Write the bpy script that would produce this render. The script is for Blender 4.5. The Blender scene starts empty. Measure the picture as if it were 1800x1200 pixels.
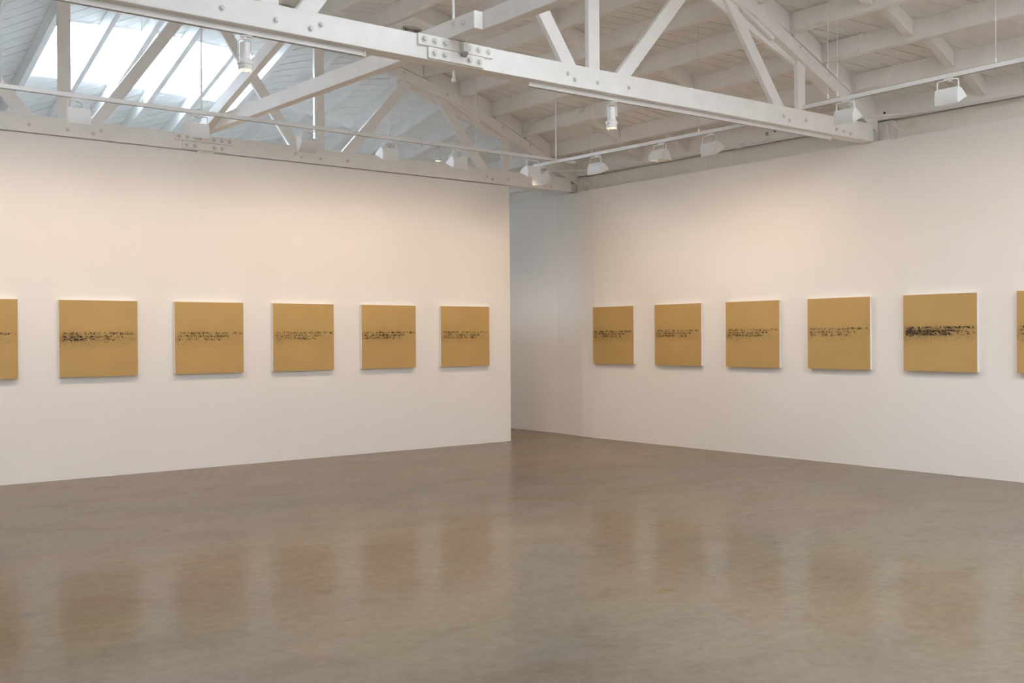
import bpy, bmesh, math, random
from mathutils import Vector, Matrix

random.seed(7)
C = bpy.context.scene.collection
SC = bpy.context.scene

# ------------------------------------------------------------------ camera
R_ = Vector((0.78001995, -0.62571741, -0.0068261))
U_ = Vector((7.98813e-03, -9.50879e-04, 9.99967642e-01))
F_ = Vector((0.62570365, 0.78004924, -0.00425661))
cam_data = bpy.data.cameras.new('camera')
cam_data.sensor_width = 36.0
cam_data.lens = 1818.63 / 1800 * 36.0
cam_data.clip_start = 0.05
cam = bpy.data.objects.new('camera', cam_data)
C.objects.link(cam)
m = Matrix.Identity(4)
for i in range(3):
    m[i][0] = R_[i]; m[i][1] = U_[i]; m[i][2] = -F_[i]
m[0][3], m[1][3], m[2][3] = 0.0, 0.0, 1.4708
cam.matrix_world = m
SC.camera = cam

# ------------------------------------------------------------------ world, exposure, light levels
world = bpy.data.worlds.new('sky'); SC.world = world
world.use_nodes = True
bg = world.node_tree.nodes['Background']
bg.inputs[0].default_value = (0.62, 0.78, 1.0, 1)
bg.inputs[1].default_value = 0.4
SC.view_settings.view_transform = 'Standard'
SC.view_settings.look = 'None'
SC.view_settings.exposure = 0.12
SC.view_settings.gamma = 1.0
SC.view_settings.use_curve_mapping = False
SKY_GLASS_FAR = 41.0          # brightness of the daylit skylight glazing, far bay
FILL_GLASS_SIDE = 3.2           # added fill skylight on the middle bay's left slope, above the frame
SKY_GLASS_NEAR = 10.0         # near-bay glazing and the added back-bay fill, behind the picture
SKY_COL = (0.66, 0.83, 1.0)
SKY_COL_NEAR = (0.86, 0.93, 1.0)
WASH_W = 36.0                # each wall washer
WASH_NEAR_W = 20.0           # the dimmer ones on the near track
WASH_COL = (1.0, 0.75, 0.53)
SPOT_W = 110.0                # each cylinder spotlight
try:
    SC.cycles.max_bounces = 10
    SC.cycles.diffuse_bounces = 7
    SC.cycles.glossy_bounces = 4
    SC.cycles.use_denoising = True
    SC.cycles.sample_clamp_indirect = 6.0
    SC.cycles.caustics_reflective = False
    SC.cycles.caustics_refractive = False
except Exception:
    pass

# ------------------------------------------------------------------ node helpers
class NT:
    def __init__(self, name):
        self.m = bpy.data.materials.new(name); self.m.use_nodes = True
        self.t = self.m.node_tree; self.n = self.t.nodes; self.l = self.t.links
        self.b = self.n['Principled BSDF']
    def node(self, kind, **kw):
        nd = self.n.new(kind)
        for k, v in kw.items(): setattr(nd, k, v)
        return nd
    def put(self, sock, v):
        if v is None: return
        if hasattr(v, 'is_output') or isinstance(v, bpy.types.NodeSocket): self.l.new(v, sock)
        else: sock.default_value = v
    def math(self, op, a, b=None, c=None, clamp=False):
        nd = self.node('ShaderNodeMath', operation=op, use_clamp=clamp)
        self.put(nd.inputs[0], a); self.put(nd.inputs[1], b); self.put(nd.inputs[2], c)
        return nd.outputs[0]
    def coords(self, which='Object'):
        return self.node('ShaderNodeTexCoord').outputs[which]
    def mapping(self, v, scale=(1, 1, 1), rot=(0, 0, 0), loc=(0, 0, 0)):
        nd = self.node('ShaderNodeMapping')
        self.put(nd.inputs['Vector'], v); nd.inputs['Scale'].default_value = scale
        nd.inputs['Rotation'].default_value = rot; nd.inputs['Location'].default_value = loc
        return nd.outputs[0]
    def noise(self, v, scale, detail=3, rough=0.5, dist=0.0):
        nd = self.node('ShaderNodeTexNoise')
        self.put(nd.inputs['Vector'], v); nd.inputs['Scale'].default_value = scale
        nd.inputs['Detail'].default_value = detail; nd.inputs['Roughness'].default_value = rough
        nd.inputs['Distortion'].default_value = dist
        return nd.outputs['Fac']
    def ramp(self, f, stops):
        nd = self.node('ShaderNodeValToRGB'); self.put(nd.inputs[0], f)
        el = nd.color_ramp.elements
        while len(el) < len(stops): el.new(0.5)
        for e, (p, col) in zip(el, stops):
            e.position = p; e.color = (*col, 1) if len(col) == 3 else col
        return nd.outputs[0]
    def mix(self, f, a, b, blend='MIX'):
        nd = self.node('ShaderNodeMix', data_type='RGBA', blend_type=blend)
        self.put(nd.inputs['Factor'], f)
        for s, v in ((nd.inputs[6], a), (nd.inputs[7], b)):
            self.put(s, (*v, 1) if isinstance(v, tuple) and len(v) == 3 else v)
        return nd.outputs[2]
    def bump(self, h, strength, dist=0.01):
        nd = self.node('ShaderNodeBump'); self.put(nd.inputs['Height'], h)
        nd.inputs['Strength'].default_value = strength; nd.inputs['Distance'].default_value = dist
        self.l.new(nd.outputs[0], self.b.inputs['Normal'])
    def base(self, col, rough=0.6, metal=0.0, spec=None):
        self.put(self.b.inputs['Base Color'], (*col, 1) if isinstance(col, tuple) and len(col) == 3 else col)
        self.put(self.b.inputs['Roughness'], rough); self.b.inputs['Metallic'].default_value = metal
        if spec is not None: self.b.inputs['Specular IOR Level'].default_value = spec
        return self.m

M = {}
def paint(name, col, var=0.03, rough=0.75, scale=3.0, bump=0.0, bs=60, spec=0.25):
    t = NT(name); v = t.coords('Object')
    f = t.noise(v, scale, 4, 0.6)
    lo = tuple(c * (1 - var) for c in col); hi = tuple(min(1, c * (1 + var)) for c in col)
    c = t.ramp(f, [(0.3, lo), (0.7, hi)])
    if bump: t.bump(t.noise(v, bs, 3), bump, 0.004)
    M[name] = t.base(c, rough, 0, spec); return t
paint('wall_paint', (0.86, 0.84, 0.82), 0.012, 0.85, 0.9, 0.05, 90, 0.2)
paint('plate_paint', (0.82, 0.79, 0.735), 0.03, 0.8, 2.0, 0.1, 30)
paint('timber_paint', (0.88, 0.86, 0.835), 0.035, 0.55, 5.0, 0.35, 22, 0.35)
paint('board_paint', (0.88, 0.86, 0.83), 0.04, 0.7, 6.0, 0.25, 25, 0.25)
paint('deck_dark', (0.05, 0.045, 0.04), 0.1, 0.95)
paint('fitting_white', (0.80, 0.79, 0.78), 0.01, 0.38, 8.0, 0, 60, 0.5)
paint('canvas_edge', (0.86, 0.85, 0.83), 0.01, 0.8, 30)
paint('bolt_paint', (0.74, 0.725, 0.70), 0.06, 0.5, 60)
paint('steel_paint', (0.66, 0.65, 0.63), 0.05, 0.5, 20)
paint('cable_grey', (0.42, 0.40, 0.37), 0.05, 0.5)
paint('vent_dark', (0.03, 0.03, 0.03), 0.1, 0.8)
paint('lens_grey', (0.38, 0.37, 0.38), 0.02, 0.3)

def emit(name, col, s):
    t = NT(name); t.base(col, 0.4)
    t.b.inputs['Emission Color'].default_value = (*col, 1)
    t.b.inputs['Emission Strength'].default_value = s
    M[name] = t.m
emit('skylight_glazing_far', SKY_COL, SKY_GLASS_FAR)
emit('skylight_glazing_near', SKY_COL_NEAR, SKY_GLASS_NEAR)
emit('fill_glazing_side', SKY_COL_NEAR, FILL_GLASS_SIDE)
emit('lamp_glow', (1.0, 0.78, 0.46), 4.0)

# polished concrete
t = NT('polished_concrete'); v = t.coords('Object')
big = t.noise(t.mapping(v, (0.35, 0.5, 1)), 1.0, 6, 0.62, 0.4)
mid = t.noise(t.mapping(v, (1.0, 1.5, 1), (0, 0, 0.6)), 1.3, 8, 0.66, 0.35)
fine = t.noise(v, 14, 5, 0.7)
c1 = t.ramp(big, [(0.22, (0.172, 0.132, 0.092)), (0.42, (0.196, 0.158, 0.122)), (0.58, (0.208, 0.162, 0.114)), (0.78, (0.235, 0.190, 0.140))])
c2 = t.ramp(mid, [(0.30, (0.80, 0.765, 0.72)), (0.48, (0.98, 0.97, 0.96)), (0.70, (1.08, 1.08, 1.07))])
c = t.mix(0.6, c1, c2, 'MULTIPLY')
c = t.mix(0.8, c, t.ramp(fine, [(0.32, (0.86, 0.85, 0.83)), (0.68, (1.08, 1.07, 1.06))]), 'MULTIPLY')
hue = t.noise(t.mapping(v, (0.8, 0.8, 1), (0, 0, 0.3), (3, 1, 0)), 1.0, 4, 0.6, 0.2)
c = t.mix(0.8, c, t.ramp(hue, [(0.3, (0.96, 1.01, 1.00)), (0.5, (1.0, 0.99, 0.97)), (0.7, (1.03, 0.98, 1.02))]), 'MULTIPLY')
scuff = t.noise(t.mapping(v, (2.2, 5.5, 1), (0, 0, 0.75), (1.3, 0.2, 0)), 1.0, 7, 0.62, 0.4)
c = t.mix(t.ramp(scuff, [(0.60, (0, 0, 0)), (0.80, (0.55, 0.55, 0.55))]), c, (0.115, 0.090, 0.066))
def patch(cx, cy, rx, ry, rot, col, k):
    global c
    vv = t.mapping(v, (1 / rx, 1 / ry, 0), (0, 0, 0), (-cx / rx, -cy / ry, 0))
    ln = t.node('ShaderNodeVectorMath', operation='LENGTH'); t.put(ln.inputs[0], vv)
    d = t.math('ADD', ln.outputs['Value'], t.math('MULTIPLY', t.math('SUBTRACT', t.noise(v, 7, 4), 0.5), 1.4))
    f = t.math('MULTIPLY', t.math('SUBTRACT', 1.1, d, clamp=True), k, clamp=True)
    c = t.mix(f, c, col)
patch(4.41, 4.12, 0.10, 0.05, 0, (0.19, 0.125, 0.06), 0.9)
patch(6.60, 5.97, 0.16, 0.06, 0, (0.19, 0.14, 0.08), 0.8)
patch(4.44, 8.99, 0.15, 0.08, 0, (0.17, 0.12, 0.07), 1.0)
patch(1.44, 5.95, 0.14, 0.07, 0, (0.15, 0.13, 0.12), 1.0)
rg = t.ramp(t.noise(t.mapping(v, (1.0, 1.6, 1)), 2.4, 5, 0.65), [(0.3, (0.12,) * 3), (0.7, (0.18,) * 3)])
t.bump(t.math('ADD', t.noise(t.mapping(v, (1, 1, 1)), 3.2, 3, 0.5), t.math('MULTIPLY', t.noise(v, 45, 3), 0.10)), 0.03, 0.02)
M['polished_concrete'] = t.base(c, rg, 0, 0.5)
# worn sealer: only part of the surface still shines
dif = t.node('ShaderNodeBsdfDiffuse'); t.put(dif.inputs['Color'], c)
mx = t.node('ShaderNodeMixShader'); mx.inputs[0].default_value = 0.56
t.l.new(dif.outputs[0], mx.inputs[1]); t.l.new(t.b.outputs[0], mx.inputs[2])
t.l.new(mx.outputs[0], t.n['Material Output'].inputs['Surface'])

# gold painted canvas with a plain band of dark dabs and specks
t = NT('gold_canvas'); uv = t.coords('UV')
def prop(name):
    nd = t.node('ShaderNodeAttribute', attribute_type='OBJECT', attribute_name=name); return nd.outputs['Fac']
seed, dens = prop('seed'), prop('density')
sep = t.node('ShaderNodeSeparateXYZ'); t.put(sep.inputs[0], uv); u, w = sep.outputs[0], sep.outputs[1]
com = t.node('ShaderNodeCombineXYZ'); t.put(com.inputs[0], u); t.put(com.inputs[1], w); t.put(com.inputs[2], t.math('MULTIPLY', seed, 3.7))
p3 = com.outputs[0]
wob = t.math('MULTIPLY', t.math('SUBTRACT', t.noise(t.mapping(p3, (30, 6, 1)), 1, 2), 0.5), 0.012)
wv = t.math('ADD', w, wob)
rows = None
for cen, u1, th in ((0.566, 0.975, 0.0155), (0.524, 0.79, 0.0155), (0.482, 0.70, 0.0165)):
    dv = t.math('ABSOLUTE', t.math('SUBTRACT', wv, cen))
    r = t.math('MULTIPLY', t.math('LESS_THAN', dv, th), t.math('MULTIPLY', t.math('GREATER_THAN', u, 0.045), t.math('LESS_THAN', u, u1)))
    rows = r if rows is None else t.math('MAXIMUM', rows, r)
def px(sx, sy, k=0.0): return t.mapping(p3, (sx, sy, 1), (0, 0, 0), (k, k * 1.7, k))
dab = t.noise(px(84, 46), 1.0, 2, 0.55, 0.4)
gapn = t.noise(px(17, 16, 4.0), 1.0, 1)                                   # breaks between groups of dabs
clump = t.noise(px(6, 9, 9.0), 1.0, 2)
lo = t.math('SUBTRACT', 0.50, t.math('ADD', t.math('MULTIPLY', dens, 0.03), t.math('MULTIPLY', t.math('SUBTRACT', clump, 0.5), 0.16)))
ink = t.math('MULTIPLY', t.math('SUBTRACT', dab, lo, clamp=True), 16, clamp=True)
ink = t.math('MULTIPLY', ink, t.math('MULTIPLY', t.math('SUBTRACT', gapn, 0.37, clamp=True), 18, clamp=True))
ink = t.math('MULTIPLY', rows, ink)
# envelope of the thrown specks and smudges around the band
def env_of(cen, wid):
    dv = t.math('DIVIDE', t.math('SUBTRACT', w, cen), wid)
    return t.math('POWER', 2.718, t.math('MULTIPLY', t.math('MULTIPLY', dv, dv), -0.8))
fade = t.math('SUBTRACT', 1.2, t.math('MULTIPLY', u, 0.7))
amt = t.math('MULTIPLY', t.math('ADD', 0.62, t.math('MULTIPLY', dens, 0.60)), t.math('ADD', 0.25, t.math('MULTIPLY', clump, 1.5)))
env = t.math('MULTIPLY', t.math('MULTIPLY', env_of(0.49, 0.102), amt), fade)
jit = t.node('ShaderNodeVectorMath', operation='ADD')
nz = t.node('ShaderNodeTexNoise'); t.put(nz.inputs['Vector'], px(30, 30)); nz.inputs['Detail'].default_value = 3; nz.inputs['Scale'].default_value = 1.0
sc_ = t.node('ShaderNodeVectorMath', operation='SCALE'); t.put(sc_.inputs[0], nz.outputs['Color']); sc_.inputs['Scale'].default_value = 0.05
t.put(jit.inputs[0], p3); t.put(jit.inputs[1], sc_.outputs[0])
spk = None
for sx, sy, k, top in ((58, 74, 0.0, 0.34), (112, 96, 5.0, 0.40)):
    vor = t.node('ShaderNodeTexVoronoi'); t.put(vor.inputs['Vector'], t.mapping(jit.outputs[0], (sx, sy, 1), (0, 0, 0.3), (k, k, k))); vor.inputs['Scale'].default_value = 1.0
    cr = t.node('ShaderNodeSeparateColor'); t.put(cr.inputs[0], vor.outputs['Color'])
    rad = t.math('MULTIPLY', t.math('SUBTRACT', t.math('MULTIPLY', env, 0.98), t.math('POWER', cr.outputs[0], 0.8), clamp=True), t.math('ADD', 0.35, cr.outputs[1]))
    q = t.math('MULTIPLY', t.math('SUBTRACT', t.math('MINIMUM', rad, top), vor.outputs['Distance'], clamp=True), 8, clamp=True)
    spk = q if spk is None else t.math('MAXIMUM', spk, q)
heavy = t.math('MULTIPLY', t.math('MULTIPLY', env_of(0.512, 0.060), t.math('SUBTRACT', dens, 0.45, clamp=True)), fade)
blot = t.noise(px(26, 58, 2.0), 1.0, 4, 0.65)
smudge = t.math('MULTIPLY', t.math('SUBTRACT', blot, t.math('SUBTRACT', 0.70, t.math('MULTIPLY', heavy, 0.42)), clamp=True), 9, clamp=True)
smudge = t.math('MULTIPLY', smudge, t.math('GREATER_THAN', u, 0.03))
haze = t.math('MULTIPLY', t.math('MULTIPLY', env, t.noise(px(150, 150), 1, 3)), 0.24, clamp=True)
mask = t.math('MAXIMUM', t.math('MAXIMUM', ink, t.math('MULTIPLY', smudge, 0.92)), t.math('MAXIMUM', t.math('MULTIPLY', spk, 0.8), haze))
weave = t.noise(t.mapping(p3, (160, 160, 1)), 1.0, 2)
gold = t.ramp(t.noise(t.mapping(p3, (2.2, 2.2, 1)), 1, 4), [(0.3, (0.51, 0.335, 0.125)), (0.7, (0.55, 0.365, 0.142))])
gold = t.mix(0.25, gold, t.ramp(weave, [(0.3, (0.8, 0.8, 0.8)), (0.7, (1.1, 1.1, 1.1))]), 'MULTIPLY')
col = t.mix(mask, gold, (0.018, 0.014, 0.011))
t.bump(t.math('ADD', t.math('MULTIPLY', weave, 0.3), mask), 0.12, 0.003)
M['gold_canvas'] = t.base(col, 0.62, 0.0, 0.3)

# ------------------------------------------------------------------ geometry helpers
class MB:
    def __init__(s): s.v = []; s.f = []; s.uv = None
    def add(s, vs, fs):
        o = len(s.v); s.v += [tuple(x) for x in vs]; s.f += [tuple(i + o for i in f) for f in fs]; return s
    def box(s, x0, x1, y0, y1, z0, z1):
        return s.hexa([(x0, y0, z0), (x1, y0, z0), (x1, y1, z0), (x0, y1, z0), (x0, y0, z1), (x1, y0, z1), (x1, y1, z1), (x0, y1, z1)])
    def hexa(s, v):
        return s.add(v, [(0, 3, 2, 1), (4, 5, 6, 7), (0, 1, 5, 4), (1, 2, 6, 5), (2, 3, 7, 6), (3, 0, 4, 7)])
    def poly_y(s, pts, y0, y1):            # polygon of (x, z), counter-clockwise, extruded along y
        n = len(pts)
        return s.add([(x, y0, z) for x, z in pts] + [(x, y1, z) for x, z in pts],
                     [tuple(range(n)), tuple(range(2 * n - 1, n - 1, -1))] + [(i, i + n, (i + 1) % n + n, (i + 1) % n) for i in range(n)])
    def poly_x(s, pts, x0, x1):            # polygon of (y, z) extruded along x
        n = len(pts)
        return s.add([(x0, y, z) for y, z in pts] + [(x1, y, z) for y, z in pts],
                     [tuple(range(n - 1, -1, -1)), tuple(range(n, 2 * n))] + [(i, (i + 1) % n, (i + 1) % n + n, i + n) for i in range(n)])
    def tube(s, pts, r, seg=8, caps=True):
        pts = [Vector(p) for p in pts]; n = len(pts); rings = []
        up = None
        for i, p in enumerate(pts):
            d = (pts[min(i + 1, n - 1)] - pts[max(i - 1, 0)]).normalized()
            if up is None:
                up = Vector((0, 0, 1)) if abs(d.z) < 0.9 else Vector((1, 0, 0))
            a = d.cross(up).normalized(); b = a.cross(d).normalized(); up = b
            rr = r[i] if isinstance(r, (list, tuple)) else r
            rings.append([p + a * (rr * math.cos(2 * math.pi * k / seg)) + b * (rr * math.sin(2 * math.pi * k / seg)) for k in range(seg)])
        vs = [q for ring in rings for q in ring]; fs = []
        for i in range(n - 1):
            for k in range(seg):
                fs.append((i * seg + k, i * seg + (k + 1) % seg, (i + 1) * seg + (k + 1) % seg, (i + 1) * seg + k))
        if caps:
            fs.append(tuple(range(seg - 1, -1, -1))); fs.append(tuple((n - 1) * seg + k for k in range(seg)))
        return s.add(vs, fs)
    def lathe(s, prof, seg=24, cap0=True, cap1=True):     # prof: (r, z) about the z axis
        vs = [(r * math.cos(2 * math.pi * k / seg), r * math.sin(2 * math.pi * k / seg), z) for r, z in prof for k in range(seg)]
        n = len(prof); fs = []
        for i in range(n - 1):
            for k in range(seg):
                fs.append((i * seg + k, i * seg + (k + 1) % seg, (i + 1) * seg + (k + 1) % seg, (i + 1) * seg + k))
        if cap0: fs.append(tuple(range(seg - 1, -1, -1)))
        if cap1: fs.append(tuple((n - 1) * seg + k for k in range(seg)))
        return s.add(vs, fs)
    def build(s, name, mat, parent=None, bevel=0.0, smooth=False, loc=None):
        me = bpy.data.meshes.new(name); me.from_pydata(s.v, [], s.f); me.update()
        bm = bmesh.new(); bm.from_mesh(me)
        bmesh.ops.recalc_face_normals(bm, faces=bm.faces)
        if bevel:
            bmesh.ops.bevel(bm, geom=list(bm.edges), offset=bevel, segments=1, affect='EDGES', clamp_overlap=True)
        bm.to_mesh(me); bm.free()
        if smooth:
            for p in me.polygons: p.use_smooth = True
            try: me.set_sharp_from_angle(angle=math.radians(40))
            except Exception: pass
        me.materials.append(M[mat])
        o = bpy.data.objects.new(name, me); C.objects.link(o)
        if parent is not None: o.parent = parent
        if loc is not None: o.location = loc
        return o

def tag(o, label=None, cat=None, group=None, kind=None):
    if label: o['label'] = label
    if cat: o['category'] = cat
    if group: o['group'] = group
    if kind: o['kind'] = kind
    return o
def empty(name, loc=(0, 0, 0), rz=0.0, parent=None):
    o = bpy.data.objects.new(name, None); C.objects.link(o); o.location = loc; o.rotation_euler = (0, 0, rz)
    o.empty_display_size = 0.1
    if parent is not None: o.parent = parent
    return o
def copy_tree(o, parent=None):
    c = o.copy(); C.objects.link(c)
    if parent is not None: c.parent = parent
    for ch in [x for x in o.children]: copy_tree(ch, c)
    return c
def struct(o): o['kind'] = 'structure'; return o

# ------------------------------------------------------------------ main measures (metres)
XM = 4.63                        # middle of the trusses
XR, HW = 10.322, 3.606           # right gallery wall, wall height
YL, XE = 11.444, 9.149           # left gallery wall plane and its free end
YA, YB = 6.44, 11.45             # front faces of the two trusses
XW = -1.05                       # unseen side wall
YN, YF = -4.0, 16.45             # unseen near wall, far wall
def zu(x): return 5.36 - 0.044 * (x - 4.64) ** 2         # underside of the rafters = top of the truss arc
def z_barrel(x, y, off=0.0): return zu(x) + off
HY0, HY1, HZ = 11.55, 16.45, 3.85
def z_hip(x, y, off=0.0):
    k = (y - HY0) / (HY1 - HY0)
    return zu(x) * (1 - k) + HZ * k + off
XRIM0, XRIM1 = -1.18, 10.46
RAF_W, RAF_H = 0.07, 0.20
right_x = [9.98, 9.435, 8.885, 8.325, 7.745, 7.15, 6.555, 5.955, 5.355, 4.755]
barrel_x = sorted(right_x + [2 * XM - x - RAF_W for x in right_x if 2 * XM - x - RAF_W < 4.6])
hip_x = sorted([9.98, 9.435, 8.87, 8.33, 7.745, 7.15, 6.58, 6.02, 5.46, 4.88, 4.385, 3.89, 3.27, 2.68, 2.1, 1.5, 0.93, 0.36, -0.2, -0.75])
SKY1 = (3.345, 5.85, 12.63, 13.90)
SKY2 = (3.4, 8.0, 1.6, 3.7)
SKY_FILL_SIDE = (-0.7, 2.2, 6.8, 8.8)
SKY_FILL_BACK = (4.0, 8.4, -3.0, 0.8)

# ------------------------------------------------------------------ floor and walls
b = MB().box(-1.6, 11.2, YN - 0.2, YF + 0.3, -0.15, 0.0)
struct(b.build('floor', 'polished_concrete'))
b = MB().box(XW, XE, YL, YL + 0.28, 0.0, HW)
struct(b.build('wall_left', 'wall_paint'))
# right gallery wall with its slight set-back beyond the passage
pl = [(XR, YN), (XR, 10.95), (10.345, 11.25), (10.405, 11.62), (10.44, 11.9), (10.44, YF)]
vs = []; n = len(pl)
for x, y in pl: vs.append((x, y, 0))
vs += [(10.56, YF, 0), (10.56, YN, 0)]
k = len(vs); vs += [(x, y, HW) for x, y, z in vs]
fs = [tuple(range(k)), tuple(range(2 * k - 1, k - 1, -1))] + [(i, (i + 1) % k, (i + 1) % k + k, i + k) for i in range(k)]
struct(MB().add(vs, fs).build('wall_right', 'wall_paint'))
# added unseen wall: keeps far-skylight light off the passage, so it reads darker
struct(MB().box(8.55, 8.67, YL + .282, 14.6, 0, 2.75).build('wall_light_block', 'wall_paint'))
struct(MB().box(XW - 0.2, XW, YN, YF, 0, 3.9).build('wall_side', 'wall_paint'))
struct(MB().box(-1.6, 11.0, YF, YF + 0.2, 0, 4.3).build('wall_far', 'wall_paint'))
struct(MB().box(-1.6, 11.0, YN - 0.2, YN, 0, 5.9).build('wall_near', 'wall_paint'))
# masonry strip standing back above the right gallery wall, its joints cut in
up = struct(MB().box(10.60, 10.75, YN, YF, 3.2, 3.90).build('wall_upper', 'plate_paint'))
y = YN
while y < YF - 0.1:
    y1 = min(y + 0.42, YF)
    MB().box(10.565, 10.60, y + 0.0008, y1 - 0.0008, 3.2, 3.855).build('block', 'plate_paint', up)
    y = y1
# pilasters under the truss ends
for yy in (YA, YB):
    MB().box(10.47, 10.565, yy - 0.14, yy + 0.17, HW + 0.004, 3.845).build('pier', 'plate_paint', up, 0.004)

# ------------------------------------------------------------------ ceiling: deck, boards, rafters, blocking
def deck_grid(b, xs, ys, zf, off, *holes):
    for i in range(len(xs) - 1):
        for j in range(len(ys) - 1):
            x0, x1, y0, y1 = xs[i], xs[i + 1], ys[j], ys[j + 1]
            if any(x0 >= h[0] - .03 and x1 <= h[1] + .03 and y0 >= h[2] - .03 and y1 <= h[3] + .03 for h in holes): continue
            b.hexa([(x0, y0, zf(x0, y0, off)), (x1, y0, zf(x1, y0, off)), (x1, y1, zf(x1, y1, off)), (x0, y1, zf(x0, y1, off)),
                    (x0, y0, zf(x0, y0, off + .04)), (x1, y0, zf(x1, y0, off + .04)), (x1, y1, zf(x1, y1, off + .04)), (x0, y1, zf(x0, y1, off + .04))])
db = MB()
gx = sorted(set([-1.6, 11.0] + [round(-1.2 + 0.75 * i, 3) for i in range(16)] + [SKY2[0] - .026, SKY2[1] + .026, SKY_FILL_BACK[0] - .026, SKY_FILL_BACK[1] + .026, SKY_FILL_SIDE[0] - .026, SKY_FILL_SIDE[1] + .026]))
deck_grid(db, gx, [YN - .2, SKY_FILL_BACK[2] - .026, SKY_FILL_BACK[3] + .026, SKY2[2] - .026, SKY2[3] + .026, SKY_FILL_SIDE[2] - .026, SKY_FILL_SIDE[3] + .026, HY0], z_barrel, 0.226, SKY2, SKY_FILL_BACK, SKY_FILL_SIDE)
gx = sorted(set([-1.6, 11.0] + [round(-1.2 + 0.75 * i, 3) for i in range(16)] + [SKY1[0] - .026, SKY1[1] + .026]))
deck_grid(db, gx, [HY0, SKY1[2] - .026, SKY1[3] + .026, YF + .2], z_hip, 0.226, SKY1)
ceiling = struct(db.build('ceiling', 'deck_dark'))

def clip(poly, a, bb, c):                 # keep a*x + b*y <= c
    out = []
    for i in range(len(poly)):
        p, q = poly[i], poly[(i + 1) % len(poly)]
        dp, dq = a * p[0] + bb * p[1] - c, a * q[0] + bb * q[1] - c
        if dp <= 0: out.append(p)
        if (dp < 0 < dq) or (dq < 0 < dp):
            s = dp / (dp - dq); out.append((p[0] + s * (q[0] - p[0]), p[1] + s * (q[1] - p[1])))
    return out
PITCH, C0, GAP = 0.196, 15.21, 0.019
def boards(xs, y0, y1, zf, hole=None):
    cells = []
    for i in range(len(xs) - 1):
        x0, x1 = xs[i], xs[i + 1]
        if hole and x0 >= hole[0] - 1e-6 and x1 <= hole[1] + 1e-6:
            cells += [(x0, x1, y0, hole[2]), (x0, x1, hole[3], y1)]
        else: cells.append((x0, x1, y0, y1))
    k0 = int((xs[0] + y0 - C0) / PITCH) - 2; k1 = int((xs[-1] + y1 - C0) / PITCH) + 2
    for k in range(k0, k1 + 1):
        g = GAP * random.choice((0.15, 0.4, 0.8, 1.0, 1.0, 1.3)); dz = random.uniform(0, 0.004)
        ca, cb = C0 + k * PITCH + g / 2, C0 + (k + 1) * PITCH - g / 2
        mb = MB()
        for x0, x1, a, e in cells:
            p = [(x0, a), (x1, a), (x1, e), (x0, e)]
            p = clip(p, -1, -1, -ca)
            if len(p) > 2: p = clip(p, 1, 1, cb)
            if len(p) < 3: continue
            nn = len(p)
            lo = [(x, y, zf(x, y, 0.2 + dz)) for x, y in p]; hi = [(x, y, zf(x, y, 0.222)) for x, y in p]
            fs = [tuple(range(nn - 1, -1, -1)), tuple(range(nn, 2 * nn))]
            for i in range(nn):
                j = (i + 1) % nn
                if abs(p[i][0] - p[j][0]) < 1e-6: continue          # no inner wall between neighbouring cells
                fs.append((i, j, j + nn, i + nn))
            mb.add(lo + hi, fs)
        if mb.v: mb.build('ceiling_board', 'board_paint', ceiling)
def subdiv(a, e, must=()):
    xs = [a + (e - a) * i / 14 for i in range(15)]
    for q in must: xs = [x for x in xs if abs(x - q) > 0.12] + [q]
    return sorted(xs)
HB = (SKY_FILL_SIDE[0] - .012, SKY_FILL_SIDE[1] + .012, SKY_FILL_SIDE[2] - .012, SKY_FILL_SIDE[3] + .012)
boards(subdiv(-1.1, 10.6, HB[:2]), YA + 0.11, YB + 0.06, z_barrel, HB)
boards(subdiv(5.32, 10.6), 1.6, YA + 0.11, z_barrel)
HB = (SKY1[0] - .012, SKY1[1] + .012, SKY1[2] - .012, SKY1[3] + .012)
boards(subdiv(-1.1, 10.6, HB[:2]), YB + 0.06, YF, z_hip, HB)

def rafter(x, y0, y1, zf, w=RAF_W, h=RAF_H, drop=0.0):
    v = []
    for off in (drop, h):
        for xx, yy in ((x, y0), (x + w, y0), (x + w, y1), (x, y1)): v.append((xx, yy, zf(x, yy, off)))
    return MB().hexa(v).build('rafter', 'timber_paint', ceiling, 0.004)
YAm, YBm = YA + 0.075, YB + 0.075
for x in barrel_x:
    rafter(x, YAm + .002, YBm - .002, z_barrel, RAF_W + random.uniform(-.004, .006))
    rafter(x, 1.55, YAm - .002, z_barrel, RAF_W + random.uniform(-.004, .006))
    if not SKY_FILL_BACK[0] - 0.1 < x < SKY_FILL_BACK[1]: rafter(x, YN, 1.545, z_barrel)
for x in hip_x: rafter(x, YBm + .002, YF, z_hip, RAF_W + random.uniform(-.004, .006))
# rim rafters along the side walls
for y0, y1 in ((YN, 1.545), (1.55, YAm - .002), (YAm + .002, YBm - .002)):
    MB().box(10.46, 10.56, y0, y1, 3.862, 4.235).build('rim_board', 'timber_paint', ceiling, 0.004)
    MB().box(-1.2, -1.13, y0, y1, 3.862, 4.1).build('rim_board', 'timber_paint', ceiling, 0.004)
MB().box(10.46, 10.56, YBm + .002, YF, 3.80, 4.2).build('rim_board', 'timber_paint', ceiling, 0.004)
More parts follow.
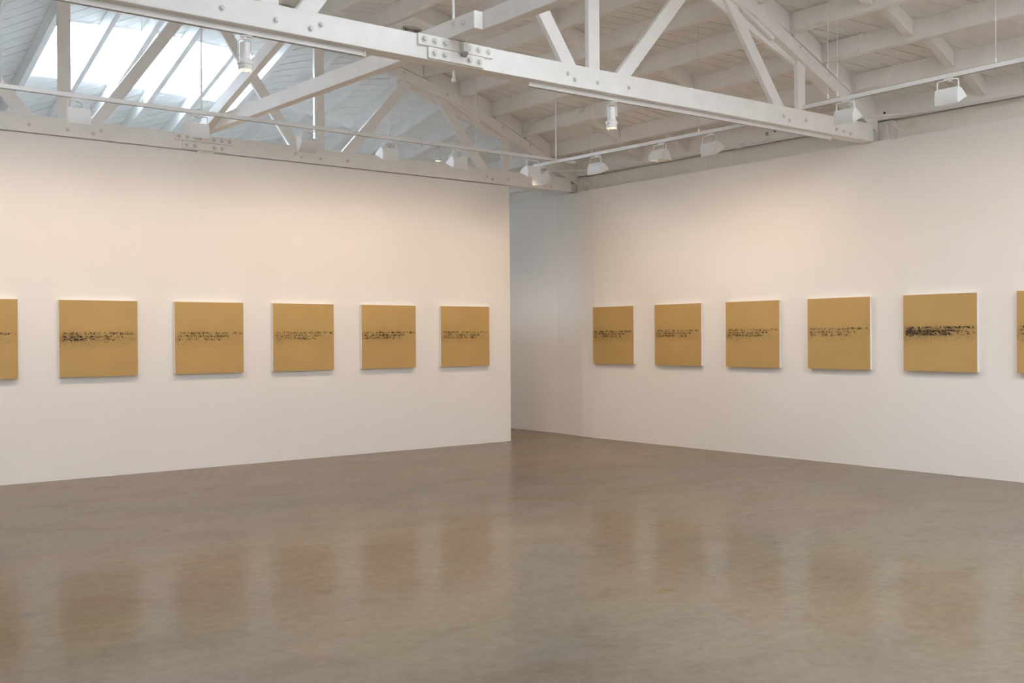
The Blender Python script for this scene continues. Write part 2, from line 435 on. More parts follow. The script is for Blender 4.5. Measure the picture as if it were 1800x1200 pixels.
# blocking above the trusses and bridging between rafters
def block(xa, xb, y0, y1, zf, dz=0.0, name='blocking'):
    v = [(xa, y0, zf(xa, y0, dz)), (xb, y0, zf(xb, y0, dz)), (xb, y1, zf(xb, y1, dz)), (xa, y1, zf(xa, y1, dz)),
         (xa, y0, zf(xa, y0, .198)), (xb, y0, zf(xb, y0, .198)), (xb, y1, zf(xb, y1, .198)), (xa, y1, zf(xa, y1, .198))]
    return MB().hexa(v).build(name, 'timber_paint', ceiling, 0.003)
bx = barrel_x + [10.46]
for i in range(len(bx) - 1):
    xa, xb = bx[i] + RAF_W + .003, bx[i + 1] - .003
    block(xa, xb, YA + 0.045, YA + 0.105, z_barrel)
    block(xa, xb, YB + 0.045, YB + 0.105, z_barrel)
    r = random.uniform(-.12, .12)
    sp = {8.885: (8.26, 5.53), 9.435: (10.07, 5.40), 9.98: (10.10, 5.32), 8.325: (8.62, 5.62)}.get(bx[i], (8.75 + r, 5.45 + r))
    if abs(bx[i] - 6.555) > .01: block(xa, xb, sp[0], sp[0] + .085, z_barrel, 0.045, 'bridging')
    if not SKY2[0] - .6 < xa < SKY2[1] + .1: block(xa, xb, sp[1] - .085, sp[1], z_barrel, 0.045, 'bridging')
block(9.98 + RAF_W + .003, 10.457, 9.25, 9.335, z_barrel, 0.045, 'bridging')
hx = hip_x + [10.46]
for i in range(len(hx) - 1):
    xa, xb = hx[i] + RAF_W + .003, hx[i + 1] - .003
    if SKY1[0] - .2 < xa < SKY1[1]: continue
    yy = 13.35 + random.uniform(-.1, .1) if xa > 6.0 else 14.9
    block(xa, xb, yy, yy + .085, z_hip, 0.045, 'bridging')
# short boards nailed to the rafter ends beside the near truss
for x, L in ((8.885, .40), (9.435, .42), (9.98, .42)):
    v = [(x - .028, YA - .02 - L + .05, zu(x) + .012), (x - .001, YA - .02 - L + .05, zu(x) + .012), (x - .001, YA - .02, zu(x) + .012), (x - .028, YA - .02, zu(x) + .012),
         (x - .028, YA - .02 - L, zu(x) + .19), (x - .001, YA - .02 - L, zu(x) + .19), (x - .001, YA - .02, zu(x) + .19), (x - .028, YA - .02, zu(x) + .19)]
    MB().hexa(v).build('splice_board', 'timber_paint', ceiling, 0.003)
# smooth soffit panel that carries the round vent
xa, xb = 6.555 + RAF_W + .003, 7.147
v = [(xa, 10.04, zu(xa) - .004), (xb, 10.04, zu(xb) - .004), (xb, YB + .04, zu(xb) - .004), (xa, YB + .04, zu(xa) - .004),
     (xa, 10.04, zu(xa) + .015), (xb, 10.04, zu(xb) + .015), (xb, YB + .04, zu(xb) + .015), (xa, YB + .04, zu(xa) + .015)]
MB().hexa(v).build('soffit_panel', 'timber_paint', ceiling)
block(xa, xb, 10.045, 10.10, z_barrel, 0.016, 'bridging')

# ------------------------------------------------------------------ skylights
def skylight(name, s, zf, mat, xs):
    w = struct(empty(name, ((s[0] + s[1]) / 2, (s[2] + s[3]) / 2, zf((s[0] + s[1]) / 2, (s[2] + s[3]) / 2, .3))))
    w0 = Vector(w.location)
    def q(x, y, o): return Vector((x, y, zf(x, y, o))) - w0
    x0, x1, y0, y1 = s
    def side(xa, xb, ya, yb):
        v = [q(xa, ya, .19), q(xb, ya, .19), q(xb, yb, .19), q(xa, yb, .19), q(xa, ya, .36), q(xb, ya, .36), q(xb, yb, .36), q(xa, yb, .36)]
        MB().hexa(v).build('curb', 'board_paint', w)
    side(x0 - .025, x0, y0 - .025, y1 + .025); side(x1, x1 + .025, y0 - .025, y1 + .025)
    for a, e in zip(xs[:-1], xs[1:]):
        side(a, e, y0 - .025, y0); side(a, e, y1, y1 + .025)
    for a, e in zip(xs[:-1], xs[1:]):
        v = [q(a, y0, .345), q(e, y0, .345), q(e, y1, .345), q(a, y1, .345), q(a, y0, .36), q(e, y0, .36), q(e, y1, .36), q(a, y1, .36)]
        MB().hexa(v).build('pane', mat, w)
    return w
skylight('window_1', SKY1, z_hip, 'skylight_glazing_far', [3.345, 3.92, 4.42, 4.915, 5.495, 5.85])
skylight('window_2', SKY2, z_barrel, 'skylight_glazing_near', [3.4, 4.32, 5.24, 6.16, 7.08, 8.0])
skylight('window_fill_side', SKY_FILL_SIDE, z_barrel, 'fill_glazing_side', [-0.7, 0.0, 0.75, 1.5, 2.2])  # added unseen skylight to brighten the right roof slope
skylight('window_fill_back', SKY_FILL_BACK, z_barrel, 'skylight_glazing_near', [4.0, 4.88, 5.76, 6.64, 7.52, 8.4])  # added unseen skylight for more ambient light in the room

# ------------------------------------------------------------------ trusses
def member(p0, p1, w, y0, y1):            # straight timber from p0 to p1 (x, z) of width w
    d = Vector((p1[0] - p0[0], p1[1] - p0[1])).normalized(); nn = Vector((-d.y, d.x)) * (w / 2)
    return MB().poly_y([(p0[0] - nn.x, p0[1] - nn.y), (p1[0] - nn.x, p1[1] - nn.y), (p1[0] + nn.x, p1[1] + nn.y), (p0[0] + nn.x, p0[1] + nn.y)], y0, y1)
def make_bolt():
    mb = MB()
    pts = [(0.026 * math.cos(a * math.pi / 6), 0.026 * math.sin(a * math.pi / 6)) for a in range(12)]
    mb.poly_y(pts, -0.005, 0.002)
    pts = [(0.016 * math.cos(a * math.pi / 3), 0.016 * math.sin(a * math.pi / 3)) for a in range(6)]
    mb.poly_y(pts, -0.020, -0.004)
    o = mb.build('bolt', 'bolt_paint'); me = o.data
    bpy.data.objects.remove(o); return me
BOLT = make_bolt()
def bolt(parent, x, z, y, s=1.0):
    o = bpy.data.objects.new('bolt', BOLT); C.objects.link(o); o.parent = parent
    o.location = Vector((x, y, z)) - parent.location; o.scale = (s * .88, .9, s * .88)
    o.rotation_euler = (0, random.uniform(0, 1), 0)
    return o
def truss(label, yf, dx, zb, ends):
    """zb(x) -> underside and top of the bottom chord"""
    xm = XM + dx
    root = empty('roof_truss', (xm, yf, 3.6)); tag(root, label, 'truss', 'bowstring roof trusses')
    P = lambda mb: mb
    def put(mb, name, mat='timber_paint', bev=0.004):
        mb.v = [(x - xm, y - yf, z - 3.6) for x, y, z in mb.v]
        return mb.build(name, mat, root, bev)
    xl, xr = ends
    for a, e in ((xl, xm - .001), (xm + .001, xr)):
        put(MB().poly_y([(a, zb(a)[0]), (e, zb(e)[0]), (e, zb(e)[1]), (a, zb(a)[1])], yf, yf + .15), 'bottom_chord')
    # heel blocks on the wall
    put(MB().box(xr + .004, 10.455, yf + .012, yf + .14, zb(xr)[0] + .004, zb(xr)[0] + .13), 'heel_block', 'steel_paint')
    D = 0.142
    for sgn in (1, -1):
        X = lambda x: xm + sgn * (x - XM)
        nodes = [XM, 6.45, 8.28, 10.43]
        for i in range(3):
            a, e = nodes[i], nodes[i + 1]
            za, ze = zu(a + .01) - .003, zu(e + .01) - .003
            k = D * math.hypot(1, (ze - za) / (e - a))
            put(MB().poly_y([(X(a), za - k), (X(e), ze - k), (X(e), ze), (X(a), za)][::sgn], yf + .01, yf + .14), 'top_chord')
        # second lamination under the bend of the top chord
        put(member((X(7.30), 4.865), (X(9.10), 4.30), .115, yf + .085, yf + .135), 'chord_plate')
        put(member((X(7.95), 4.765), (X(8.62), 4.475), .075, yf + .035, yf + .08), 'chord_plate')
        za = zb(X(6.135))[1] - .09
        put(MB().box(min(X(6.07), X(6.2)), max(X(6.07), X(6.2)), yf + .05, yf + .10, za, zu(6.2) - .07), 'vertical_web')
        put(MB().box(min(X(9.02), X(9.145)), max(X(9.02), X(9.145)), yf + .05, yf + .10, zb(X(9.08))[1] - .09, zu(9.1) - .13), 'vertical_web')
        put(member((X(5.93), 3.64), (X(4.84), 5.17), .13, yf + .045, yf + .095), 'diagonal_web')
        put(member((X(6.39), 3.66), (X(7.50), 4.905), .13, yf + .05, yf + .10), 'diagonal_web')
        put(member((X(8.82), 3.655), (X(7.86), 4.815), .13, yf + .048, yf + .098), 'diagonal_web')
        for bxp, h in ((5.78, .10), (5.86, .06), (6.12, .07), (6.50, .08), (8.70, .09), (8.80, .06), (9.08, .09), (9.62, .06), (9.75, .05), (9.88, .04)):
            bolt(root, X(bxp), zb(X(bxp))[0] + h, yf, .95)
        for bxp in (5.2, 7.36, 8.05, 9.0, 9.5):
            bolt(root, X(bxp), zu(bxp) - .09, yf + .01, .8)
    # splice plates at mid-span with their bolts
    zc = zb(xm)[0]
    put(MB().box(xm - .35, xm + .35, yf - .022, yf - .001, zc + .098, zc + .182), 'splice_plate', 'timber_paint', .003)
    put(MB().box(xm - .26, xm + .26, yf - .022, yf - .001, zc + .008, zc + .094), 'splice_plate', 'timber_paint', .003)
    for q in (-.30, -.205, -.11, .11, .205, .30): bolt(root, xm + q, zc + .142, yf - .022, 1.15)
    for q in (-.21, -.115, .115, .21): bolt(root, xm + q, zc + .05, yf - .022, 1.15)
    return root
def zbA(x):
    if x > XM:
        k = (x - XM) / (10.33 - XM); return 3.554 + .056 * k, 3.738 + .068 * k
    return 3.554 - .004 * (XM - x), 3.738 - .008 * (XM - x)
def zbB(x): return 3.620, 3.800 + .002 * x
truss('near white timber roof truss crossing the top of the picture', YA, 0.0, zbA, (XW + .01, 10.325))
truss('far white timber roof truss standing on top of the left gallery wall', YB, 0.055, zbB, (XW + .01, 10.335))
# small packing block in the gap between wall and far truss
tag(MB().box(4.60, 4.80, YL + .004, YL + .10, HW + .002, 3.6185).build('packing_block', 'timber_paint'),
    'small white packing block in the dark gap under the far truss', 'block')

# tie beam joining the trusses at mid-span, with doubled side piece over the near truss
tb = empty('tie_beam', (4.66, YA, 3.76)); tag(tb, 'white timber tie beam running lengthwise over both trusses at mid-span', 'beam')
def put(root, mb, name, mat='timber_paint', bev=.004):
    l = root.location
    mb.v = [(x - l.x, y - l.y, z - l.z) for x, y, z in mb.v]
    return mb.build(name, mat, root, bev)
put(tb, MB().box(4.635, 4.73, -1.0, YA + .3, 3.742, 3.882), 'beam')
put(tb, MB().hexa([(4.635, YA + .302, 3.742), (4.73, YA + .302, 3.742), (4.73, YB + .13, 3.812), (4.635, YB + .13, 3.812),
                   (4.635, YA + .302, 3.882), (4.73, YA + .302, 3.882), (4.73, YB + .13, 3.952), (4.635, YB + .13, 3.952)]), 'beam')
put(tb, MB().box(4.55, 4.633, 6.09, YA + .55, 3.741, 3.872), 'side_piece')
for yy in (6.22, 6.34):
    o = bolt(tb, 4.549, 3.80 + (yy - 6.2) * .2, yy, 1.0); o.rotation_euler = (0, 0, -math.pi / 2)
# sloping brace from foot of far truss to the crown of the near one
br = empty('diagonal_brace', (4.60, YB, 3.8)); tag(br, 'sloping white timber brace rising from far truss foot behind the near truss', 'beam')
d = Vector((0, YA + .2 - YB, 5.22 - 3.70)).normalized(); nn = Vector((0, -d.z, d.y)) * .07
p0, p1 = Vector((0, YB - .02, 3.80)), Vector((0, YA + .16, 5.24))
if nn.z < 0: nn = -nn
mb = MB().hexa([(4.56, *(p0 - nn)[1:]), (4.632, *(p0 - nn)[1:]), (4.632, *(p1 - nn)[1:]), (4.56, *(p1 - nn)[1:]),
                (4.56, *(p0 + nn)[1:]), (4.632, *(p0 + nn)[1:]), (4.632, *(p1 + nn)[1:]), (4.56, *(p1 + nn)[1:])])
put(br, mb, 'timber')

# ------------------------------------------------------------------ paintings
def make_painting():
    S = 0.813
    root = empty('painting')
    st = MB().box(-S / 2, S / 2, 0.004, 0.046, -S / 2, S / 2).build('stretcher_edge', 'canvas_edge', root, .003)
    h = S / 2 - .0005
    me = bpy.data.meshes.new('canvas_face')
    me.from_pydata([(-h, 0, -h), (h, 0, -h), (h, 0, h), (-h, 0, h), (-h, .005, -h), (h, .005, -h), (h, .005, h), (-h, .005, h)], [],
                   [(0, 1, 2, 3), (5, 4, 7, 6), (1, 5, 6, 2), (4, 0, 3, 7), (3, 2, 6, 7), (4, 5, 1, 0)])
    uvl = me.uv_layers.new(name='UVMap')
    for li, loop in enumerate(me.loops):
        vx = me.vertices[loop.vertex_index].co
        uvl.data[li].uv = ((vx.x + h) / (2 * h), (vx.z + h) / (2 * h))
    me.materials.append(M['gold_canvas'])
    cf = bpy.data.objects.new('canvas_face', me); C.objects.link(cf); cf.parent = root
    cf['label'] = 'gold painted canvas front with a dark speckled band'
    return root
proto = make_painting()
ZP = 1.4863
left_p = [(1.861, .45, 'leftmost gold painting, cut off by the left edge of the picture'),
          (3.0758, .95, 'gold painting with heavy dark speckled band, largest whole one on left wall'),
          (4.3051, .35, 'gold painting third from left on the left wall, light dark band'),
          (5.4945, .25, 'gold painting fourth from left on the left wall, faint thin band'),
          (6.7075, .55, 'gold painting second from the free end of the left wall'),
          (7.9244, .55, 'gold painting closest to the free end of the left wall')]
right_p = [(10.935, .75, 'gold painting in shade at the far left of the right wall'),
           (9.7149, .35, 'gold painting second from the passage on the right wall'),
           (8.4920, .60, 'gold painting third from the passage on the right wall'),
           (7.2772, .40, 'gold painting with thinly speckled band, fourth from passage on right wall'),
           (6.0614, 1.25, 'gold painting with the blackest band, last whole one on right wall'),
           (4.846, .6, 'rightmost gold painting, cut off by the right edge of the picture')]
first = True
for i, (x, den, lab) in enumerate(left_p):
    o = proto if first else copy_tree(proto); first = False
    o.location = (x + .4065, YL - .05, ZP); o.rotation_euler = (0, 0, 0)
    tag(o, lab, 'painting', 'gold square paintings')
    for ch in o.children:
        if ch.name.startswith('canvas'): ch['seed'] = float(i + 1); ch['density'] = float(den)
for i, (y, den, lab) in enumerate(right_p):
    o = copy_tree(proto)
    xx = XR - .05 + (0.0 if y < 10.5 else .002)
    o.location = (xx, y - .4065, ZP); o.rotation_euler = (0, 0, -math.pi / 2)
    tag(o, lab, 'painting', 'gold square paintings')
    for ch in o.children:
        if ch.name.startswith('canvas'): ch['seed'] = float(i + 11); ch['density'] = float(den)

# ------------------------------------------------------------------ lighting tracks
ZT = 3.66
def track(label, p0, p1, wires, thick=(), half_w=.018, half_h=.019):
    p0, p1 = Vector(p0), Vector(p1); root = empty('lighting_track', p0); tag(root, label, 'track', 'white lighting tracks')
    L = (p1 - p0).length; d = (p1 - p0).normalized(); n2 = Vector((-d.y, d.x, 0))
    def bar(a, e, wn, z0, z1):
        vs = []
        for z in (z0, z1):
            for q, s in ((a, -1), (e, -1), (e, 1), (a, 1)): vs.append(d * q + n2 * (s * wn) + Vector((0, 0, z)))
        return MB().hexa(vs)
    bar(0, L, half_w, -half_h, half_h).build('rail', 'fitting_white', root, .002)
    bar(.01, L - .01, half_w * .45, -half_h - .002, -half_h + .001).build('slot', 'cable_grey', root)
    bar(-.006, 0.0, half_w + .001, -half_h - .001, half_h + .001).build('end_cap', 'fitting_white', root)
    bar(L, L + .006, half_w + .001, -half_h - .001, half_h + .001).build('end_cap', 'fitting_white', root)
    for w in wires:
        w = Vector(w); q = w - p0; zt = zu(w.x) + .17 - p0.z
        r = .009 if tuple(w) in [tuple(Vector(k)) for k in thick] else .0022
        wo = MB().tube([(q.x, q.y, half_h), (q.x, q.y, zt)], r, 6).build('hanger_rod' if r > .005 else 'hanger_wire', 'fitting_white', root)
        MB().lathe([(.010, half_h), (.010, half_h + .03), (.006, half_h + .034)], 10).build('hanger_clip', 'fitting_white', wo)
        wo.children[0].location = (q.x, q.y, 0)
    return root
XT, YT = 8.46, 9.75
yl = YT
track('long white lighting track hung in front of the left gallery wall', (0.2, yl, ZT + .012), (8.86, yl, ZT + .02),
      [(2.18, yl, ZT), (3.39, yl, ZT), (3.965, yl, ZT), (6.11, yl, ZT), (7.30, yl, ZT)], [(3.965, yl, ZT)])
track('white lighting track along right wall between the two trusses', (XT + .10, 6.70, ZT - .02), (XT, 10.08, ZT - .022),
      [(XT + .085, 7.42, ZT), (XT + .04, 9.05, ZT), (XT + .008, 9.66, ZT)], [(XT + .008, 9.66, ZT)])
track('near white lighting track at upper right in front of near truss', (XT - .05, 1.9, ZT + .02), (XT, 6.02, ZT + .004),
      [(XT - .003, 5.75, ZT), (XT - .005, 5.645, ZT), (XT - .025, 4.14, ZT)])
# tracks fixed directly under the near truss
def under_track(label, x0, x1):
    root = empty('lighting_track', (x0, YA + .085, 3.55)); tag(root, label, 'track', 'white lighting tracks')
    def zz(x): return zbA(x)[0] - 3.55
    L = x1 - x0
    def bar(a, e, w, o0, o1):
        return MB().hexa([(a, -w, zz(x0 + a) + o0), (e, -w, zz(x0 + e) + o0), (e, w, zz(x0 + e) + o0), (a, w, zz(x0 + a) + o0),
                          (a, -w, zz(x0 + a) + o1), (e, -w, zz(x0 + e) + o1), (e, w, zz(x0 + e) + o1), (a, w, zz(x0 + a) + o1)])
    bar(0, L, .019, -.040, -.001).build('rail', 'fitting_white', root, .002)
    bar(.01, L - .01, .008, -.0415, -.039).build('slot', 'cable_grey', root)
    bar(L, L + .02, .021, -.042, -.001).build('end_cap', 'fitting_white', root)
    return root
under_track('white track fixed under left half of the near truss', 1.2, 3.86)
under_track('white track fixed under right half of the near truss', 5.42, 9.6)

# ------------------------------------------------------------------ wall washer fittings
def make_washer():
    root = empty('wall_washer_light')       # origin at the underside of the track, +y towards the wall
    MB().box(-.055, .03, -.014, .014, -.022, -.001).build('adapter', 'fitting_white', root, .003)
    MB().lathe([(.014, -.036), (.010, -.022)], 12).build('swivel', 'bolt_paint', root)
    a = .094; ztop = -.028; zb_ = -.108
    pts = [(-a, 0, zb_), (-a, 0, ztop - .018), (-a + .005, 0, ztop - .006), (-a + .017, 0, ztop - .001),
           (0, 0, ztop), (a - .017, 0, ztop - .001), (a - .005, 0, ztop - .006), (a, 0, ztop - .018), (a, 0, zb_)]
    yk = MB().tube([(x, y - .042, z) for x, y, z in pts], .0062, 8).build('yoke', 'fitting_white', root, 0, True)
    for s in (-1, 1):
        MB().lathe([(.010, -.007), (.010, .007)], 10).build('knob', 'bolt_paint', yk, 0, False, (s * (a - .004), -.042, zb_))
        yk.children[-1].rotation_euler = (0, math.pi / 2, 0)
    # housing: curved back plate and sloping top, open below towards the wall
    W = .098
    hs = empty('housing', (0, -.01, -.098), 0, root)
    prof = [(-.045, 0.0), (-.062, -.035), (-.070, -.075), (-.068, -.112), (-.060, -.140)]
    top = [(-.045, 0.0), (0.0, -.004), (.045, -.030), (.095, -.066)]
    def shell(pts, th, name, par):
        n = len(pts); vs = []
        for x in (-W, W):
            for k, (y, z) in enumerate(pts): vs.append((x, y, z))
            for k, (y, z) in enumerate(pts):
                c = Vector((0.0, -.07)); dv = (c - Vector((y, z))).normalized() * th; vs.append((x, y + dv.x, z + dv.y))
        fs = []
        for k in range(n - 1):
            fs += [(k, k + 1, 2 * n + k + 1, 2 * n + k), (n + k, 3 * n + k, 3 * n + k + 1, n + k + 1),
                   (k, n + k, n + k + 1, k + 1), (2 * n + k, 2 * n + k + 1, 3 * n + k + 1, 3 * n + k)]
        fs += [(0, 2 * n, 3 * n, n), (n - 1, 2 * n - 1, 4 * n - 1, 3 * n - 1)]
        return MB().add(vs, fs).build(name, 'fitting_white', par, 0, True)
    shell(prof, .003, 'back_plate', hs); shell(top, .003, 'top_plate', hs)
    out = top + prof[:0:-1]
    ring = [(y, z) for y, z in top] + [(y, z) for y, z in reversed(prof[1:])]
    for s in (-1, 1):
        MB().poly_x(ring, s * W, s * (W + .003)).build('end_plate', 'fitting_white', hs)
    MB().tube([(-.06, .0, -.055), (.06, .0, -.055)], .008, 8).build('lamp_tube', 'lamp_glow', hs)
    cb = MB().tube([(.0, -.01, -.036), (.03, -.012, -.045), (.045, -.012, -.062), (.03, -.012, -.080), (.005, -.012, -.088), (.0, -.012, -.100)], .003, 6)
    cb.build('cable', 'cable_grey', root, 0, True)
    ld = bpy.data.lights.new('wash_lamp', 'SPOT'); ld.energy = WASH_W; ld.color = WASH_COL
    ld.spot_size = math.radians(148); ld.spot_blend = 1.0; ld.shadow_soft_size = .06
    lo = bpy.data.objects.new('wash_lamp', ld); C.objects.link(lo); lo.parent = root
    lo.location = (0, .07, -.235)
    aim = Vector((0, 1.0, -1.60)); lo.rotation_euler = aim.to_track_quat('-Z', 'Y').to_euler()
    return root
wproto = make_washer(); used = False
def place_washer(x, y, z, rz, label, tilt=0.0, dim=None):
    global used
    o = wproto if not used else copy_tree(wproto); used = True
    o.location = (x, y, z); o.rotation_euler = (0, 0, rz)
    if tilt:
        for ch in o.children:
            if ch.name.startswith('housing'): ch.rotation_euler = (tilt, 0, 0)
    if dim:
        for ch in o.children:
            if ch.type == 'LIGHT': ch.data = dim
    tag(o, label, 'spotlight', 'white box wall washers on the tracks')
    return o
zl = ZT - .005
for x, lab, ti in ((2.80, 'white box wall washer, leftmost on the track before the left wall', 0.0),
               (3.911, 'white box wall washer beside the tie beam foot on left track', 0.0),
               (5.122, 'white box wall washer tipped backwards, third on the left track', 0.85),
               (6.073, 'white box wall washer on left track below a sloping truss web', 0.0),
               (7.021, 'white box wall washer on left track, fifth from the left', 0.0),
               (8.127, 'white box wall washer on left track nearest the track crossing', 0.0)):
    place_washer(x, yl, zl, 0.0, lab, ti)
zr = ZT - .041
R90 = -math.pi / 2
def xt(y): return XT + .10 * (10.08 - y) / 3.38
for y, lab, ti, dr in ((9.93, 'warm lit wall washer on far end of right track behind the crossing', .1, .5),
                   (8.93, 'white box wall washer second from far end of right track', -.05, 0),
                   (7.93, 'white box wall washer in the middle of the right track, tipped down', -.45, 0),
                   (7.235, 'white box wall washer on right track closest to near truss', .1, 0)):
    place_washer(xt(y), y, zr, R90 + dr, lab, ti)
DIM = bpy.data.lights['wash_lamp'].copy(); DIM.energy = WASH_NEAR_W
for y, lab in ((5.535, 'large looking wall washer on near track overlapping the truss end'),
               (4.535, 'rightmost white wall washer on the near track at upper right')):
    place_washer(XT - .012 * (6.02 - y), y, ZT - .006, R90, lab, 0.0, DIM)
# the same fittings carry on along the tracks outside the frame
for x in (1.65, .55):
    place_washer(x, yl, zl, 0.0, 'white box wall washer on left track %s the left picture edge' % ('just beyond' if x > 1 else 'farthest beyond'))
for y in (3.5, 2.5):
    place_washer(XT - .012 * (6.02 - y), y, ZT - .001, R90, 'white box wall washer on near track %s the right picture edge' % ('just beyond' if y > 3 else 'farthest beyond'), 0.0, DIM)

# ------------------------------------------------------------------ cylinder spotlights
def make_spot():
    root = empty('cylinder_spotlight')      # origin under the track
    MB().box(-.03, .05, -.013, .013, -.016, -.001).build('adapter', 'fitting_white', root, .003)
    MB().lathe([(.012, -.028), (.010, -.016)], 12).build('swivel', 'bolt_paint', root)
    a = .045
    pts = [(-a, 0, -.135), (-a, 0, -.05), (-a + .01, 0, -.034), (-a + .024, 0, -.027), (0, 0, -.026), (a - .024, 0, -.027), (a - .01, 0, -.034), (a, 0, -.05), (a, 0, -.135)]
    yk = MB().tube(pts, .0052, 8).build('yoke', 'fitting_white', root, 0, True)
    for s in (-1, 1):
        k = MB().lathe([(.009, -.006), (.009, .008)], 10).build('knob', 'bolt_paint', yk, 0, False, (s * a, 0, -.132)); k.rotation_euler = (0, s * math.pi / 2, 0)
    MB().lathe([(.030, -.052), (.036, -.054), (.037, -.060), (.037, -.165), (.052, -.180), (.054, -.185), (.054, -.200), (.049, -.203), (.047, -.236), (.044, -.236), (.042, -.205)], 28, True, False).build('body', 'fitting_white', root, 0, True)
    MB().lathe([(.043, -.214), (.030, -.208), (.004, -.207)], 24, False, True).build('lens', 'lamp_glow', root)
    cl = MB()
    for ang in (0.4, 2.5, 4.6):
        cx, cy = .045 * math.cos(ang), .045 * math.sin(ang)
        cl.tube([(cx, cy, -.19), (cx * 1.02, cy * 1.02, -.245), (cx * .85, cy * .85, -.250)], .003, 6)
    cl.build('clip', 'bolt_paint', root)
    ld = bpy.data.lights.new('spot_lamp', 'SPOT'); ld.energy = SPOT_W; ld.color = WASH_COL
    ld.spot_size = math.radians(95); ld.spot_blend = 1.0; ld.shadow_soft_size = .04
    lo = bpy.data.objects.new('spot_lamp', ld); C.objects.link(lo); lo.parent = root; lo.location = (0, 0, -.24)
    return root
sp = make_spot()
def spot(o, loc, rz, label):
    o.location = loc; o.rotation_euler = (0, 0, rz); tag(o, label, 'spotlight', 'white cylinder spotlights')
spot(sp, (2.957, YA + .085, zbA(2.957)[0] - .041), -.42, 'white cylinder spotlight in front of the bright skylight')
spot(copy_tree(sp), (6.37, YA + .085, zbA(6.37)[0] - .041), -.95, 'white cylinder spotlight under the right half of the near truss')
s3 = copy_tree(sp); zs = z_hip(8.905, 12.85, 0.0) - .006
spot(s3, (8.905, 12.85, zs), .2, 'small lit spotlight under a rafter beyond the far truss')
rod = MB().box(-.02, .02, -.02, .02, -.002, .006).build('mounting_plate', 'fitting_white', s3)

# ------------------------------------------------------------------ small fittings
# round ceiling vent in the soffit panel
vx, vy = 6.80, 10.33
sl = -0.088 * (vx - 4.64)
vent = empty('ceiling_vent', (vx, vy, zu(vx) - .006)); vent.rotation_euler = (0, -math.atan(sl), 0)
tag(vent, 'round white ceiling vent with dark rings above the near truss', 'vent')
MB().lathe([(.155, 0.0), (.150, -.012), (.118, -.020), (.112, -.012), (.112, 0.0)], 36, False, False).build('rim', 'fitting_white', vent, 0, True)
MB().lathe([(.111, -.002), (.111, 0.0)], 32).build('duct_opening', 'vent_dark', vent)
for r in (.092, .068, .044, .020):
    MB().lathe([(r + .010, -.010), (r, -.020), (r - .004, -.018), (r + .005, -.008)], 32, False, False).build('ring', 'steel_paint', vent, 0, True)
# movement sensor on the near truss
ms = empty('motion_sensor', (4.685, YA - .023, 3.672)); ms.scale = (.85, .8, .85); tag(ms, 'small white motion sensor on middle of near truss', 'sensor')
MB().hexa([(-.032, -.055, -.025), (.032, -.055, -.025), (.036, 0, -.04), (-.036, 0, -.04), (-.034, -.05, .06), (.034, -.05, .06), (.036, 0, .065), (-.036, 0, .065)]).build('casing', 'fitting_white', ms, .006)
MB().hexa([(-.028, -.030, -.062), (.028, -.030, -.062), (.030, -.003, -.066), (-.030, -.003, -.066), (-.029, -.057, -.026), (.029, -.057, -.026), (.032, -.002, -.041), (-.032, -.002, -.041)]).build('lens', 'lens_grey', ms, .004)
# pipe dropping behind the near truss
pd = empty('drop_pipe', (4.83, YA + .30, 3.53)); tag(pd, 'thin white pipe dropping from ceiling beside the tie beam', 'pipe')
MB().tube([(0, 0, .0), (0, 0, 1.98)], .011, 8).build('pipe', 'fitting_white', pd, 0, True)
MB().lathe([(.016, -.015), (.016, 0.01), (.012, .015)], 12).build('fitting', 'fitting_white', pd)
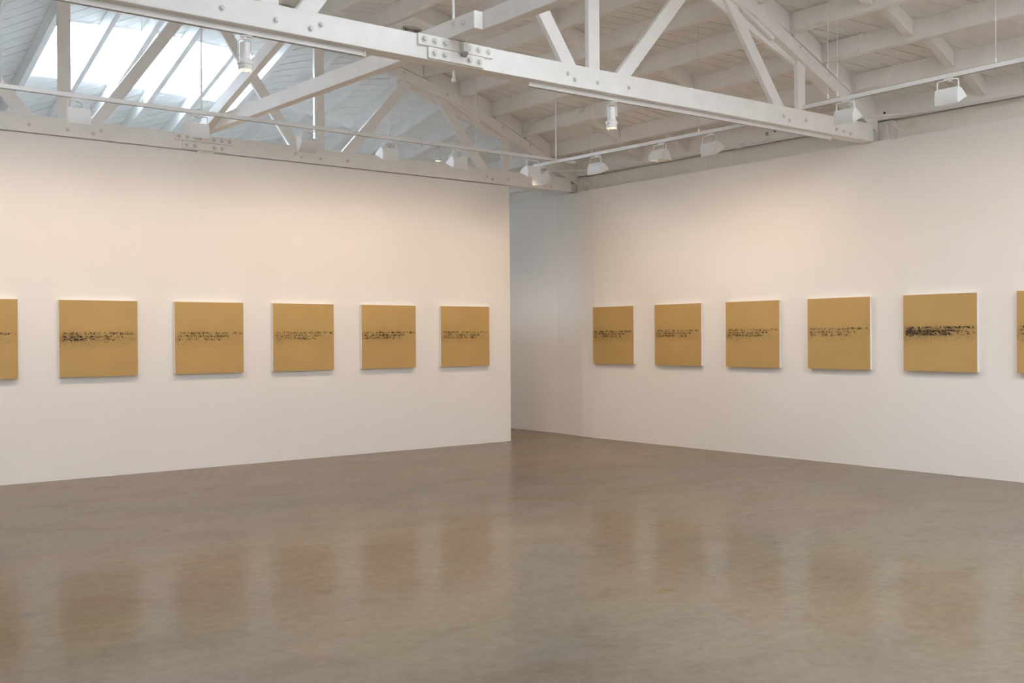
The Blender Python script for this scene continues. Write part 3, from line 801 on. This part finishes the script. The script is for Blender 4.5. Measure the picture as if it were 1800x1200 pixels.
# conduits along the rim above the right gallery wall
def conduit(name, label, pts, r, boxes=()):
    o = empty(name, pts[0]); tag(o, label, 'conduit')
    p0 = Vector(pts[0])
    MB().tube([Vector(p) - p0 for p in pts], r, 8).build('pipe', 'fitting_white', o, 0, True)
    for q in boxes:
        a = Vector(q) - p0
        MB().box(a.x - .02, a.x + .02, a.y - .035, a.y + .035, a.z - .03, a.z + .03).build('coupling', 'fitting_white', o, .004)
    return o
conduit('conduit', 'thin white conduit along the rim board between the two trusses',
        [(10.44, 6.70, 3.845), (10.44, 10.45, 3.875)], .014, [(10.44, 8.4, 3.862)])
conduit('conduit', 'short bent conduit crossing from the rim board to the far truss end',
        [(10.44, 10.452, 3.875), (10.42, 10.6, 3.88), (10.30, 10.95, 3.885), (9.85, YB - .03, 3.875), (9.40, YB - .025, 3.845)], .014)
conduit('conduit', 'thin white conduit along the rim board in front of near truss',
        [(10.44, 1.7, 3.86), (10.44, 5.2, 3.855), (10.42, 5.55, 3.85), (10.33, 5.9, 3.845), (10.05, YA - .02, 3.84), (9.75, YA - .018, 3.836)], .014)
for yy, xx, lab in ((YA - .08, 10.45, 'loose grey cables looping down beside the near truss end'), (YB - .09, 10.45, 'loose grey cable looping down beside the far truss end')):
    cbl = empty('cable', (xx, yy, 3.83)); tag(cbl, lab, 'cable')
    MB().tube([(0, 0, 0), (-.02, -.03, -.05), (-.035, -.035, -.12), (-.03, -.05, -.18), (-.02, -.10, -.225)], .008, 7).build('strand', 'fitting_white', cbl, 0, True)
    MB().tube([(0, -.02, 0), (-.03, -.10, -.06), (-.035, -.22, -.14), (-.03, -.32, -.225)], .008, 7).build('strand', 'fitting_white', cbl, 0, True)
# small patched screw plugs on the right wall
for (yy, zz, lab) in ((11.30, .92, 'faint round filler patch low on right wall beside passage'), (10.62, .95, 'faint round filler patch under the shaded painting')):
    o = MB().lathe([(.025, 0), (.022, .0015)], 16).build('filler_patch', 'canvas_edge')
    o.location = (XR - .0005 if yy < 10.95 else 10.352, yy, zz); o.rotation_euler = (0, -math.pi / 2, 0)
    tag(o, lab, 'patch')

# black discs for the shade in small rim-board holes, and grey plugs
for yy, zz, mat, r in ((7.865, 3.97, 'vent_dark', .013), (7.985, 3.955, 'cable_grey', .024), (8.99, 3.985, 'vent_dark', .012), (7.08, 3.975, 'vent_dark', .013), (6.96, 3.978, 'cable_grey', .018),
                       (6.385, 3.935, 'vent_dark', .014), (5.315, 3.945, 'vent_dark', .015)):
    o = MB().lathe([(r, 0), (r, .003)], 14).build('hole' if mat == 'vent_dark' else 'plug', mat, ceiling)
    o.location = (10.4595, yy, zz); o.rotation_euler = (0, -math.pi / 2, 0)
conduit('conduit', 'thin white cable run along a rafter above the far truss end',
        [(9.40, YB - .05, zu(9.40) + .01), (9.405, YB - .10, zu(9.40) + .06), (9.415, YB - .28, zu(9.42) + .16), (9.420, YB - .6, zu(9.42) + .185), (9.420, 10.25, zu(9.42) + .187)], .009,
        [(9.40, YB - .06, zu(9.4) + .03), (9.412, 10.22, zu(9.42) + .15)])
